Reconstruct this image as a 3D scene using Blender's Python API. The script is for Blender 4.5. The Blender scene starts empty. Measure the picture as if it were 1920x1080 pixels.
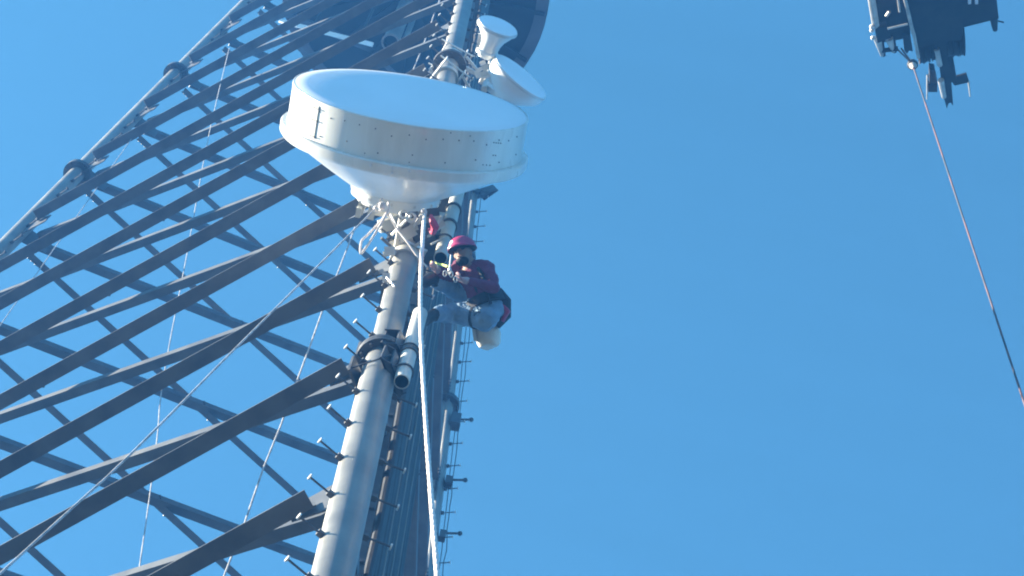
import bpy, bmesh, math, random
from mathutils import Vector, Matrix
random.seed(7)
SC = bpy.context.scene
COL = SC.collection
V = Vector
R = math.radians

# ------------------------------------------------------------------ camera
EL, ROLL, FPX = 1.217855, 0.178932, 4800.0        # elevation, roll, focal length in 1920-px units
CAMZ = 1.6
FW = V((0, math.cos(EL), math.sin(EL)))
_r0 = V((1, 0, 0)); _u0 = _r0.cross(FW)
EX = math.cos(ROLL) * _r0 + math.sin(ROLL) * _u0   # to the right
EY = -math.sin(ROLL) * _r0 + math.cos(ROLL) * _u0  # up in the view
EZ = -FW                                           # towards the viewer
CAMP = V((0, 0, CAMZ))
cam_d = bpy.data.cameras.new('camera'); cam = bpy.data.objects.new('camera', cam_d); COL.objects.link(cam)
cam_d.sensor_width = 36.0; cam_d.lens = FPX / 1920 * 36.0
cam_d.clip_start = 0.1; cam_d.clip_end = 3000
cam.matrix_world = Matrix((( EX.x, EY.x, EZ.x, CAMP.x), (EX.y, EY.y, EZ.y, CAMP.y), (EX.z, EY.z, EZ.z, CAMP.z), (0, 0, 0, 1)))
SC.camera = cam

# ------------------------------------------------------------------ sky, sun, exposure
SUN_EL = R(27); SUN_DIR = V((-0.996 * math.cos(SUN_EL), 0.085 * math.cos(SUN_EL), math.sin(SUN_EL))).normalized()
SUN_AZ = math.atan2(SUN_DIR.x, SUN_DIR.y)          # clockwise from +Y
w = bpy.data.worlds.new('World'); SC.world = w; w.use_nodes = True
nt = w.node_tree; bg = nt.nodes['Background']
sky = nt.nodes.new('ShaderNodeTexSky'); sky.sky_type = 'NISHITA'; sky.sun_disc = False
sky.sun_elevation = SUN_EL; sky.sun_rotation = SUN_AZ
sky.altitude = 300; sky.air_density = 1.0; sky.dust_density = 0.6; sky.ozone_density = 2.0
tint = nt.nodes.new('ShaderNodeVectorMath'); tint.operation = 'MULTIPLY'; tint.inputs[1].default_value = (0.51, 1.01, 0.96)   # camera white balance of the clear sky
nt.links.new(sky.outputs[0], tint.inputs[0]); nt.links.new(tint.outputs[0], bg.inputs[0]); bg.inputs[1].default_value = 0.0505
sun_d = bpy.data.lights.new('sun', 'SUN'); sun = bpy.data.objects.new('sun', sun_d); COL.objects.link(sun)
sun_d.energy = 5.0; sun_d.angle = R(0.53); sun_d.color = (1.0, 0.90, 0.72)
sun.rotation_euler = SUN_DIR.to_track_quat('Z', 'Y').to_euler()
SC.view_settings.view_transform = 'Standard'; SC.view_settings.look = 'None'
SC.view_settings.gamma = 1.0; SC.view_settings.use_curve_mapping = False
SC.view_settings.exposure = 2.56
SC.cycles.max_bounces = 8
SC.cycles.use_denoising = True
SC.cycles.pixel_filter_type = 'BLACKMAN_HARRIS'; SC.cycles.filter_width = 2.0

# ------------------------------------------------------------------ helpers
def ray(px, py):
    return (FW + EX * ((px - 960) / FPX) - EY * ((py - 540) / FPX))
def at(px, py, depth):                      # a place seen there, at that distance along the view axis
    return CAMP + ray(px, py) * depth
def seen(p):
    d = p - CAMP; z = d.dot(FW)
    return 960 + FPX * d.dot(EX) / z, 540 - FPX * d.dot(EY) / z, z
def up_to(p, py):                           # the place straight above/below p seen at height py
    lo, hi = 2.0, 90.0
    for _ in range(60):
        m = (lo + hi) / 2
        if seen(V((p.x, p.y, m)))[1] > py: lo = m
        else: hi = m
    return V((p.x, p.y, lo))

def basis(d, hint=V((0, 0, 1))):
    d = d.normalized()
    if abs(d.dot(hint)) > 0.98: hint = V((1, 0, 0))
    a = d.cross(hint).normalized(); b = d.cross(a).normalized()
    return a, b

class MB:
    def __init__(s): s.v = []; s.f = []; s.m = []; s.cm = 0
    def add(s, vs, fs):
        o = len(s.v); s.v += [V(x) for x in vs]
        for f in fs: s.f.append([i + o for i in f]); s.m.append(s.cm)
        return s
    def tube(s, pts, r, seg=12, cap=True, hint=V((0, 0, 1))):
        pts = [V(p) for p in pts]; n = len(pts)
        rs = list(r) if isinstance(r, (list, tuple)) else [r] * n
        vs = []; fs = []
        a = None
        for i, p in enumerate(pts):
            d = (pts[min(i + 1, n - 1)] - pts[max(i - 1, 0)]).normalized()
            if a is None: a, b = basis(d, hint)
            else:
                a = (a - d * a.dot(d)).normalized(); b = d.cross(a)
            for k in range(seg):
                t = 2 * math.pi * k / seg
                vs.append(p + (a * math.cos(t) + b * math.sin(t)) * rs[i])
        for i in range(n - 1):
            for k in range(seg):
                k2 = (k + 1) % seg
                fs.append([i * seg + k, i * seg + k2, (i + 1) * seg + k2, (i + 1) * seg + k])
        if cap:
            fs.append(list(range(seg))); fs.append([(n - 1) * seg + k for k in range(seg)])
        return s.add(vs, fs)
    def box(s, c, ax, ay, az):              # centre and three half-size vectors
        vs = [c + ax * i + ay * j + az * k for i in (-1, 1) for j in (-1, 1) for k in (-1, 1)]
        return s.add(vs, [[0, 1, 3, 2], [4, 6, 7, 5], [0, 4, 5, 1], [2, 3, 7, 6], [0, 2, 6, 4], [1, 5, 7, 3]])
    def bar(s, p, q, wa, wb, hint=V((0, 0, 1))):
        a, b = basis(q - p, hint)
        return s.box((p + q) / 2, (q - p) / 2, a * wa / 2, b * wb / 2)
    def prism(s, poly, vec):
        n = len(poly); vs = [V(p) for p in poly] + [V(p) + vec for p in poly]
        fs = [list(range(n)), [n + k for k in range(n)][::-1]] + [[k, (k + 1) % n, n + (k + 1) % n, n + k] for k in range(n)]
        return s.add(vs, fs)
    def lathe(s, o, ax, prof, seg=48, a0=0.0, a1=2 * math.pi):
        ax = ax.normalized(); a, b = basis(ax)
        full = abs(a1 - a0 - 2 * math.pi) < 1e-6; nn = seg if full else seg + 1
        vs = []; fs = []
        for (h, r) in prof:
            for k in range(nn):
                t = a0 + (a1 - a0) * k / seg
                vs.append(o + ax * h + (a * math.cos(t) + b * math.sin(t)) * max(r, 1e-4))
        for i in range(len(prof) - 1):
            for k in range(seg):
                k2 = (k + 1) % nn
                fs.append([i * nn + k, i * nn + k2, (i + 1) * nn + k2, (i + 1) * nn + k])
        return s.add(vs, fs)
    def ball(s, c, r, seg=12, sc=(1, 1, 1), rot=None):
        prof = [(-math.cos(math.pi * i / (seg // 2 + 2)), math.sin(math.pi * i / (seg // 2 + 2))) for i in range(seg // 2 + 3)]
        t = MB().lathe(V((0, 0, 0)), V((0, 0, 1)), prof, seg)
        vs = []
        for q in t.v:
            q = V((q.x * sc[0] * r, q.y * sc[1] * r, q.z * sc[2] * r))
            if rot is not None: q = rot @ q
            vs.append(c + q)
        return s.add(vs, t.f)
    def build(s, name, mat, parent=None, smooth=30, origin=None, recalc=True):
        root = parent
        while root is not None and root.parent is not None: root = root.parent
        o = V((0, 0, 0)) if origin is None else V(origin)
        if root is not None: o = root_loc[root.name]
        me = bpy.data.meshes.new(name)
        me.from_pydata([tuple(q - o) for q in s.v], [], s.f)
        if recalc:
            bm = bmesh.new(); bm.from_mesh(me); bmesh.ops.recalc_face_normals(bm, faces=bm.faces); bm.to_mesh(me); bm.free()
        for mm in (mat if isinstance(mat, (list, tuple)) else [mat]): me.materials.append(mm)
        if isinstance(mat, (list, tuple)): me.polygons.foreach_set('material_index', s.m)
        if smooth:
            me.polygons.foreach_set('use_smooth', [True] * len(me.polygons)); me.set_sharp_from_angle(angle=R(smooth))
        me.update()
        ob = bpy.data.objects.new(name, me); COL.objects.link(ob)
        if root is None: ob.location = o; root_loc[ob.name] = o
        else: ob.parent = parent
        return ob
root_loc = {}
def thing(name, loc, label, cat, group=None):
    o = bpy.data.objects.new(name, None); COL.objects.link(o); o.location = loc
    o.empty_display_size = 0.3; root_loc[o.name] = V(loc)
    return tag(o, label, cat, group)
def tag(o, label, cat, group=None):
    o['label'] = label; o['category'] = cat
    if group: o['group'] = group
    return o

# ------------------------------------------------------------------ materials
def mat(name, col, rough=0.5, metal=0.0, col2=None, scale=6.0, detail=5.0, bump=0.0, bscale=40.0, lo=0.35, hi=0.65, coat=0.0, stretch=None, spec=0.5):
    m = bpy.data.materials.new(name); m.use_nodes = True
    n = m.node_tree; p = n.nodes['Principled BSDF']
    p.inputs['Base Color'].default_value = (*col, 1); p.inputs['Roughness'].default_value = rough
    p.inputs['Metallic'].default_value = metal; p.inputs['Coat Weight'].default_value = coat
    p.inputs['Specular IOR Level'].default_value = spec
    tc = n.nodes.new('ShaderNodeTexCoord'); src = tc.outputs['Object']
    if stretch:
        mp = n.nodes.new('ShaderNodeMapping'); mp.inputs['Scale'].default_value = stretch
        n.links.new(src, mp.inputs['Vector']); src = mp.outputs['Vector']
    if col2:
        nz = n.nodes.new('ShaderNodeTexNoise'); nz.inputs['Scale'].default_value = scale; nz.inputs['Detail'].default_value = detail
        rp = n.nodes.new('ShaderNodeValToRGB'); rp.color_ramp.elements[0].position = lo; rp.color_ramp.elements[1].position = hi
        rp.color_ramp.elements[0].color = (*col, 1); rp.color_ramp.elements[1].color = (*col2, 1)
        n.links.new(src, nz.inputs['Vector']); n.links.new(nz.outputs['Fac'], rp.inputs['Fac']); n.links.new(rp.outputs['Color'], p.inputs['Base Color'])
        mr = n.nodes.new('ShaderNodeMapRange'); mr.inputs['To Min'].default_value = max(rough - 0.1, 0.02); mr.inputs['To Max'].default_value = min(rough + 0.12, 1)
        n.links.new(nz.outputs['Fac'], mr.inputs['Value']); n.links.new(mr.outputs['Result'], p.inputs['Roughness'])
    if bump:
        nb = n.nodes.new('ShaderNodeTexNoise'); nb.inputs['Scale'].default_value = bscale; nb.inputs['Detail'].default_value = 4
        bp = n.nodes.new('ShaderNodeBump'); bp.inputs['Strength'].default_value = bump; bp.inputs['Distance'].default_value = 0.01
        n.links.new(src, nb.inputs['Vector']); n.links.new(nb.outputs['Fac'], bp.inputs['Height']); n.links.new(bp.outputs['Normal'], p.inputs['Normal'])
    return m
M = {}
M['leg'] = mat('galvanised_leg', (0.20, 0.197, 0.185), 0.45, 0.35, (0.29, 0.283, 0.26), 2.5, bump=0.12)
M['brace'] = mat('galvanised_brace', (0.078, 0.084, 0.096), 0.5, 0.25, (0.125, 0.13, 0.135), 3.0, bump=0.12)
M['steel'] = mat('dark_steel', (0.07, 0.07, 0.08), 0.5, 0.5, (0.11, 0.11, 0.11), 8.0)
M['pipe'] = mat('galvanised_pipe', (0.50, 0.49, 0.44), 0.45, 0.2, (0.60, 0.58, 0.52), 4.0, bump=0.1)
M['bright'] = mat('bright_zinc', (0.62, 0.61, 0.58), 0.35, 0.3, (0.72, 0.71, 0.68), 12.0)
M['white'] = mat('white_paint', (0.80, 0.80, 0.77), 0.32, 0.0, (0.74, 0.74, 0.70), 1.6, lo=0.4, hi=0.75, coat=0.2)
M['shroud'] = mat('white_shroud', (0.80, 0.78, 0.70), 0.28, 0.0, (0.56, 0.54, 0.46), 2.2, detail=7, lo=0.42, hi=0.8, coat=0.5, stretch=(1.6, 0.35, 1.0))
M['radome'] = mat('radome_fabric', (0.84, 0.85, 0.85), 0.4, 0.0, (0.78, 0.80, 0.80), 1.0, coat=0.3)
M['reflector'] = mat('weathered_reflector', (0.82, 0.81, 0.77), 0.34, 0.0, (0.62, 0.60, 0.54), 2.0, detail=7, lo=0.42, hi=0.8, coat=0.2, stretch=(1.5, 0.4, 1.0))
M['rubber'] = mat('black_rubber', (0.018, 0.018, 0.02), 0.45, 0.0, (0.03, 0.03, 0.032), 5.0)
M['hole'] = mat('pipe_inside', (0.03, 0.03, 0.03), 0.9)
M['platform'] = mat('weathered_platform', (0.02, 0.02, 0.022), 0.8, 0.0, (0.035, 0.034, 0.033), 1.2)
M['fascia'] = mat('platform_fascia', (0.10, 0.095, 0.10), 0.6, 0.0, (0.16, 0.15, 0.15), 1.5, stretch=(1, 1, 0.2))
M['crane'] = mat('dark_crane_paint', (0.012, 0.013, 0.018), 0.6, 0.0, (0.025, 0.025, 0.028), 4.0, spec=0.2)
M['rope'] = mat('white_rope', (0.80, 0.74, 0.68), 0.8, 0.0, (0.66, 0.56, 0.50), 60.0)
M['thin_rope'] = mat('grey_rope', (0.46, 0.45, 0.45), 0.7, 0.0, (0.27, 0.27, 0.28), 9.0, lo=0.45, hi=0.6)
M['copper'] = mat('orange_cable', (0.55, 0.24, 0.10), 0.4, 0.1, (0.62, 0.34, 0.18), 3.0)

# ------------------------------------------------------------------ ground and air
g = MB(); NG = 48
g.lathe(V((0, 0, 0)), V((0, 0, 1)), [(0, 0.001), (0, 20), (0, 80), (0, 300), (0, 900)], 64)
M['ground'] = mat('dry_grass_ground', (0.032, 0.042, 0.030), 0.95, 0.0, (0.058, 0.068, 0.05), 0.25, detail=8, bump=0.4, bscale=6)
gr = g.build('ground', M['ground'], smooth=0); gr['kind'] = 'structure'

# ------------------------------------------------------------------ lattice tower
TX, TY, R0, PHI, HAP = -3.1559, 13.2882, 6.8398, 0.41279, 97.1003
Z0, S, OFF, OFF0 = 17.2608, 3.1168, 0.0751, -0.0392
ZTOP = 62.0
def leg_at(i, z):                          # z above the camera's height
    rr = R0 * (1 - z / HAP); a = PHI + (0, -2 * math.pi / 3, 2 * math.pi / 3)[i]
    return V((TX + rr * math.sin(a), TY - rr * math.cos(a), z + CAMZ))
def legz(i, zw): return leg_at(i, zw - CAMZ)
def node(k): return Z0 + k * S
tower = thing('lattice_tower', V((TX, TY, 0)), 'tall three legged galvanised lattice tower filling the left of the picture', 'tower')
def leg_r(i, z):
    if i == 0: return 0.148 if z < node(1) - 0.12 else 0.126
    return 0.148 if z < node(3) - 0.12 else 0.126
STEP = 0.7665
AX3 = [(leg_at(i, 40) - leg_at(i, 10)).normalized() for i in range(3)]
# step bolts: shared meshes in a local frame (z along the leg, x along the bolt)
def step_mesh(rl, ringed, dark):
    b = MB(); ring = [(-0.008, rl + 0.001), (-0.008, rl + 0.003), (0.008, rl + 0.003), (0.008, rl + 0.001)]
    b.cm = 2
    if ringed: b.lathe(V((0, 0, 0)), V((0, 0, 1)), ring + [ring[0]], 18)
    b.cm = 0
    b.box(V((rl + 0.02, 0, 0)), V((0.025, 0, 0)), V((0, 0.022, 0)), V((0, 0, 0.022)))
    b.tube([V((rl + 0.04, 0, 0)), V((rl + 0.21, 0, 0))], 0.009, 8)
    b.cm = 1
    b.lathe(V((rl + 0.21, 0, 0)), V((1, 0, 0)), [(0, 0.001), (0, 0.026), (0.012, 0.026), (0.012, 0.001)], 10)
    o = b.build('step_bolt', [M['steel'], M['steel'] if dark else M['bright'], M['leg']]); me = o.data
    bpy.data.objects.remove(o); return me
step_me = {(r, k): step_mesh(r, False, k == 2) for r in (0.148, 0.126) for k in (0, 1, 2)}
BOLT_DIR = [(V((-0.85, -0.53, 0)), V((0.97, 0.22, 0))), (V((0.7, -0.7, 0)), V((-0.7, 0.7, 0))), (V((0.97, -0.25, 0)), V((-0.85, 0.5, 0)))]
STEP_RANGE = [(11.5, 43.0), (28.5, 59.0), (30.0, 60.0)]
legs = []
for i in range(3):
    b = MB()
    brk = [-CAMZ] + [node(k) - 0.12 for k in range(-5, 15, 2) if -CAMZ < node(k) < ZTOP] + [ZTOP]
    for a_, c_ in zip(brk[:-1], brk[1:]):
        n = 5; zs = [a_ + (c_ - a_) * t / n for t in range(n + 1)]
        b.tube([leg_at(i, z) for z in zs], leg_r(i, (a_ + c_) / 2), 28)
    lg = b.build('leg', M['leg'], tower); legs.append(lg)
    for z in brk[1:-1]:
        f = MB(); c = leg_at(i, z); rl = leg_r(i, z)
        f.lathe(c, AX3[i], [(-0.055, rl + 0.001), (-0.055, 0.225), (-0.004, 0.225), (-0.004, 0.205), (0.004, 0.205), (0.004, 0.225), (0.055, 0.225), (0.055, 0.1)], 28)
        a, bb = basis(AX3[i])
        for k in range(10):
            t = 2 * math.pi * k / 10; d = a * math.cos(t) + bb * math.sin(t)
            f.tube([c + d * 0.19 - AX3[i] * 0.1, c + d * 0.19 + AX3[i] * 0.1], 0.016, 6)
        f.build('flange', M['steel'], lg)
    # gusset plates at the nodes
    for k in range(-5, 15):
        z = node(k)
        if not (0 < z < ZTOP - 0.5): continue
        for j in range(3):
            if j == i: continue
            d = leg_at(j, z) - leg_at(i, z); d.z = 0; d.normalize(); c = leg_at(i, z); up = AX3[i]
            rl = leg_r(i, z)
            nrm = d.cross(up).normalized()
            gs = MB(); pl = [c + d * (rl - 0.02) + up * 0.27, c + d * (rl - 0.02) - up * 0.27, c + d * 0.50 - up * 0.16, c + d * 0.50 + up * 0.16]
            gs.prism([q - nrm * 0.008 for q in pl], nrm * 0.016)
            gs.build('gusset', M['brace'], lg, smooth=0)
    # step bolts with clamps
    z1, z2 = STEP_RANGE[i]; base = 16.074; kk = math.ceil((z1 - base) / (STEP / 2)); z = base + kk * STEP / 2
    while z < z2:
        side = kk % 2
        if min(abs(z - zz) for zz in brk) > 0.09:
            up = AX3[i]; d = BOLT_DIR[i][side]; d = (d - up * d.dot(up)).normalized(); y = up.cross(d)
            o = bpy.data.objects.new('step_bolt', step_me[leg_r(i, z), 0 if (i == 0 and side == 0) else 2 if i == 1 else 1]); COL.objects.link(o); o.parent = lg
            p = leg_at(i, z) - root_loc[tower.name]
            o.matrix_local = Matrix(((d.x, y.x, up.x, p.x), (d.y, y.y, up.y, p.y), (d.z, y.z, up.z, p.z), (0, 0, 0, 1)))
        kk += 1; z += STEP / 2
# diagonal angle braces: X in every panel; the two angles pass back to back
def angle_brace(P, Q, N, outside, w=0.155, t=0.013, inward=False):
    D = (Q - P).normalized(); N = (N - D * N.dot(D)).normalized()
    U = D.cross(N).normalized()
    if U.z < 0: U = -U
    L = (Q - P).length; cut = 0.30
    A, B_ = P + D * cut, Q - D * cut
    s = 1 if outside else -1
    b = MB()
    for (e, sg) in ((A, 1), (B_, -1)): pass
    def plate(a0, a1, u0, u1, n0, n1):
        vs = [a0 + U * u + N * n for u in (u0, u1) for n in (n0, n1)] + [a1 + U * u + N * n for u in (u0, u1) for n in (n0, n1)]
        b.add(vs, [[0, 1, 3, 2], [4, 6, 7, 5], [0, 4, 5, 1], [2, 3, 7, 6], [0, 2, 6, 4], [1, 5, 7, 3]])
    plate(A, B_, -w / 2, w / 2, 0.0, s * t)
    fl = (-0.002, -w) if (inward and outside) else (s * t, s * w)
    plate(A + D * 0.02, B_ - D * 0.02, -w / 2, -w / 2 + t, *fl)
    b.cm = 1
    for e, sg in ((A, 1), (B_, -1)):
        for k in range(3):
            for uu in (-w * .22, w * .22):
                c = e + D * sg * (0.05 + 0.075 * k) + U * uu
                b.tube([c - N * 0.012, c + N * s * (t + 0.014)], 0.014, 6)
    c = (P + Q) / 2
    for uu in (-0.03, 0.03): b.tube([c + U * uu - N * 0.02, c + U * uu + N * s * (t + 0.016)], 0.014, 6)
    return b
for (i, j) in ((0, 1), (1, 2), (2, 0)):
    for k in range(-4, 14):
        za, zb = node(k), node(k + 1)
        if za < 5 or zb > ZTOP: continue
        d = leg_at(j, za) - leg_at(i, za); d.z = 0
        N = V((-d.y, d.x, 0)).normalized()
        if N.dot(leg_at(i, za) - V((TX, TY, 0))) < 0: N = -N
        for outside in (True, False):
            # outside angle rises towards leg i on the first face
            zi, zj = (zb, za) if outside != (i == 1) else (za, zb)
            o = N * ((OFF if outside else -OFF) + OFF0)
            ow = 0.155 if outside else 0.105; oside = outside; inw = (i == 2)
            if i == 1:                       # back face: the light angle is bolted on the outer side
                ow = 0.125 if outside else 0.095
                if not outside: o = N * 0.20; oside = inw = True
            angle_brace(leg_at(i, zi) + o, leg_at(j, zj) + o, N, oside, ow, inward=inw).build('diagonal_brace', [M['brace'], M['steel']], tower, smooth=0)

# ------------------------------------------------------------------ round platform high in the tower
def axis_at_py(py):
    return up_to(V((TX, TY, 0)), py)
pc = axis_at_py(-20)
PR = 252 / FPX * (pc - CAMP).dot(FW)
plat = thing('round_platform', pc, 'dark round work platform seen from below at the top of the tower', 'platform')
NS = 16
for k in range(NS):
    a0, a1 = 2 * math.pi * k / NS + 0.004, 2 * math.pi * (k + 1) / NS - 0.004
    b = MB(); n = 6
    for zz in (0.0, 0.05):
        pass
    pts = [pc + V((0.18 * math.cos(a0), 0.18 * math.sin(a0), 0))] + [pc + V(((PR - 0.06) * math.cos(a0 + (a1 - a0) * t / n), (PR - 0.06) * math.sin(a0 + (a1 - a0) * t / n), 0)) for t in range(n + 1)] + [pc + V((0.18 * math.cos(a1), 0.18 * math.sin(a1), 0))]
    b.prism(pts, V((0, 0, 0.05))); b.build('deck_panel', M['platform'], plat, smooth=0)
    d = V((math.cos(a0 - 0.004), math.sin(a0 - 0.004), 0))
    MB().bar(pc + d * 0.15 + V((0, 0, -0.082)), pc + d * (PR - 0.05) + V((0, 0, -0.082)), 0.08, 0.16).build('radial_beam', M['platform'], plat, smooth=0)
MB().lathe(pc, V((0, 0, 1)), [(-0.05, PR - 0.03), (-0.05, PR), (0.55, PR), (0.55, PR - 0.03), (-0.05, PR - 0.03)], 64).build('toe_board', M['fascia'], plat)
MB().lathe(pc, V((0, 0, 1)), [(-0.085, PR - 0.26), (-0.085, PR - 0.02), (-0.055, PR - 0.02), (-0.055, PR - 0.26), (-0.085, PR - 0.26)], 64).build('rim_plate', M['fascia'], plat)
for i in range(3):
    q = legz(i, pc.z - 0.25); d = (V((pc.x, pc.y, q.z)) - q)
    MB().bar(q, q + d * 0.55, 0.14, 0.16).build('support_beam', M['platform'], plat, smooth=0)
# made-up white strut under its edge, tilted to catch sun as bright dashes
n_st = V((-0.62, -0.42, -0.66)).normalized()
t0 = EX * 0.95 - EY * 0.31; t_st = (t0 - FW * (t0.dot(n_st) / FW.dot(n_st))).normalized()
pd = (pc - CAMP).dot(FW) - 3.4
sa = at(610, 61, pd)
side = t_st.cross(n_st).normalized()
Ls = 1.95 / max(0.2, math.sqrt(t_st.dot(EX) ** 2 + t_st.dot(EY) ** 2)) / 2 * 1.06
MB().box(sa, t_st * Ls, side * 0.042, n_st * 0.03).build('sun_catch_strut', M['white'], plat, smooth=0)
MB().tube([sa + t_st * Ls * 0.7, V((sa.x + t_st.x * Ls * 0.7, sa.y + t_st.y * Ls * 0.7, pc.z - 0.1))], 0.03, 8).build('hanger', M['platform'], plat)
MB().tube([sa - t_st * Ls * 0.3, V((sa.x - t_st.x * Ls * 0.3, sa.y - t_st.y * Ls * 0.3, pc.z - 0.1))], 0.03, 8).build('hanger', M['platform'], plat)
# cylinder hung below the platform, open at the bottom
cb = at(732, 80, pd + 0.3)
cyl = thing('cylindrical_antenna', cb, 'fat grey cylinder hanging under the round platform, dark open end down', 'antenna')
ct = V((cb.x, cb.y, pc.z - 0.17)); cr = 0.165
MB().lathe(cb, V((0, 0, 1)), [(0, cr - 0.02), (0, cr), ((ct - cb).z, cr), ((ct - cb).z, 0.01)], 28).build('housing', M['leg'], cyl)
MB().lathe(cb, V((0, 0, 1)), [(0.0, cr - 0.02), (0.25, cr - 0.03), (0.25, 0.001)], 28).build('open_end', M['hole'], cyl)
MB().lathe(cb, V((0, 0, 1)), [(0.0, cr + 0.001), (0.0, cr + 0.02), (0.06, cr + 0.02), (0.06, cr + 0.001)], 28).build('end_collar', M['leg'], cyl)
MB().tube([cb + V((0.24, 0.05, 0.5)), V((cb.x + 0.24, cb.y + 0.05, pc.z - 0.05))], 0.06, 14).build('side_pipe', M['leg'], cyl)
MB().bar(cb + V((0, 0, 0.9)), cb + V((0.24, 0.05, 0.9)), 0.06, 0.05).build('side_bracket', M['steel'], cyl, smooth=0)

# ------------------------------------------------------------------ large drum antenna
def disc_normal(px, py, ix, iy, ratio):     # facing of a disc seen at (px,py): projected direction and minor/major ratio
    v = ray(px, py).normalized(); d = EX * ix - EY * iy
    t = (d - v * d.dot(v)).normalized()
    return (t * math.sqrt(1 - ratio * ratio) - v * ratio).normalized()
DN = disc_normal(771, 185, 0.16, -0.987, 0.208)
DC = at(771, 185, 25.62); DR = 1.19
drum = thing('drum_antenna', DC - DN * 1.1, 'huge white drum shaped microwave dish antenna hoisted beside the tower leg', 'antenna')
B = -DN
MB().lathe(DC, B, [(-0.035, 0.0), (-0.034, 0.4), (-0.028, 0.8), (-0.012, 1.05), (0.0, DR - 0.02), (0.012, DR - 0.004)], 96).build('radome', M['radome'], drum, smooth=40)
shroud = MB().lathe(DC, B, [(0.0, DR - 0.012), (0.004, DR), (0.02, DR + 0.004), (0.035, DR), (0.37, DR), (0.385, DR + 0.008), (0.41, DR + 0.008)], 96).build('shroud', M['shroud'], drum, smooth=40)
MB().lathe(DC, B, [(0.40, DR - 0.01), (0.40, DR + 0.055), (0.412, DR + 0.066), (0.49, DR + 0.066), (0.525, DR + 0.04), (0.535, DR - 0.06)], 96).build('rim_band', M['shroud'], drum, smooth=40)
prof = []
for k in range(15):
    t = k / 14; prof.append((0.515 + 0.46 * (t ** 0.9), 1.16 - (1.16 - 0.42) * t))
MB().lathe(DC, B, prof, 96).build('reflector_back', M['reflector'], drum, smooth=40)
MB().lathe(DC, B, [(0.955, 0.38), (0.955, 0.45), (1.04, 0.45), (1.04, 0.40), (1.10, 0.38), (1.10, 0.0)], 64).build('hub_ring', M['white'], drum)
da, db = basis(B)
def drum_pt(ang, s, r):                     # ang: 0 = lowest point seen by the viewer side
    dn = V((0, 0, -1)); dn = (dn - B * dn.dot(B)).normalized(); rt = EX - B * EX.dot(B); rt = (rt - dn * rt.dot(dn)).normalized()
    return DC + B * s + (dn * math.cos(ang) + rt * math.sin(ang)) * r, (dn * math.cos(ang) + rt * math.sin(ang)), (rt * math.cos(ang) - dn * math.sin(ang))
rng = random.Random(3)
def stud(ang, s, r, rad, mt, nm='rivet'):
    p, o_, t_ = drum_pt(ang, s, r)
    MB().lathe(p, o_, [(-0.004, rad), (0.006, rad), (0.009, rad * 0.6), (0.01, 0.0005)], 8).build(nm, mt, shroud)
for k in range(15):
    a = -0.75 + 1.95 * k / 14
    stud(a, 0.10 + 0.02 * (k % 3) * (k % 2), DR, 0.0065, M['steel'])
    if k % 2 == 0: stud(a + 0.05, 0.33 - 0.02 * (k % 4), DR, 0.0065, M['steel'])
for a, s in ((0.86, 0.12), (0.89, 0.125), (0.92, 0.13), (0.95, 0.135), (0.88, 0.25), (0.91, 0.255), (0.78, 0.34), (0.82, 0.345), (0.86, 0.35), (0.42, 0.03), (0.6, 0.05), (-0.25, 0.36), (0.12, 0.365)):
    stud(a, s, DR, 0.0055, M['steel'])
for a, s in ((-0.17, 0.45), (0.0, 0.44), (0.0, 0.48), (0.13, 0.44)): stud(a, s, DR + 0.066, 0.014, M['bright'], 'rim_bolt')
# seam strip with two latches on the sunny side
sm = MB(); p0, o_, t_ = drum_pt(-0.78, 0.05, DR); p1, _, _ = drum_pt(-0.78, 0.375, DR)
sm.box((p0 + p1) / 2 + o_ * 0.004, (p1 - p0) / 2, t_ * 0.022, o_ * 0.004).build('seam_strip', M['shroud'], shroud, smooth=0)
for s in (0.08, 0.20, 0.36):
    p, o_, t_ = drum_pt(-0.80, s, DR)
    MB().box(p + o_ * 0.010, t_ * 0.06, B * 0.006, o_ * 0.006).build('latch', M['steel'], shroud, smooth=0)
for k in range(12):
    a = 2 * math.pi * k / 12; p, o_, t_ = drum_pt(a, 1.0, 0.45)
    MB().lathe(p, o_, [(-0.002, 0.016), (0.012, 0.016), (0.012, 0.0005)], 8).build('hub_bolt', M['bright'], drum)
# lugs and lifting eyes on the hub
for a in (-1.0, -0.55, 0.35, 0.9):
    p, o_, t_ = drum_pt(a, 1.06, 0.36)
    MB().bar(p, p + B * 0.16 + o_ * 0.02, 0.07, 0.02).build('lug', M['pipe'], drum, smooth=0)

# ------------------------------------------------------------------ vertical mount pipes on the near leg
def pipe_thing(px, py, depth, r, top_py, label, name='mount_pipe'):
    p = at(px, py, depth); t = up_to(p, top_py)
    th = thing(name, p, label, 'pipe', 'vertical mount pipes on the near leg')
    L = t.z - p.z
    MB().lathe(p, V((0, 0, 1)), [(0.012, r - 0.010), (0, r - 0.008), (0, r), (L, r), (L, r - 0.01), (L - 0.15, r - 0.01), (L - 0.15, 0.001)], 28).build('pipe', M['pipe'], th)
    MB().lathe(p, V((0, 0, 1)), [(0.004, r - 0.010), (0.3, r - 0.010), (0.3, 0.001)], 28).build('pipe_end', M['hole'], th)
    return th, p, L
lowp, lp, LL = pipe_thing(753, 716, 21.15, 0.066, 588, 'short galvanised mount pipe clamped to the leg below the worker, rope in front')
upp, upb, UL = pipe_thing(826, 484, 24.75, 0.068, 330, 'pale mount pipe behind the big drum, open end beside the pink helmet')
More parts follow.
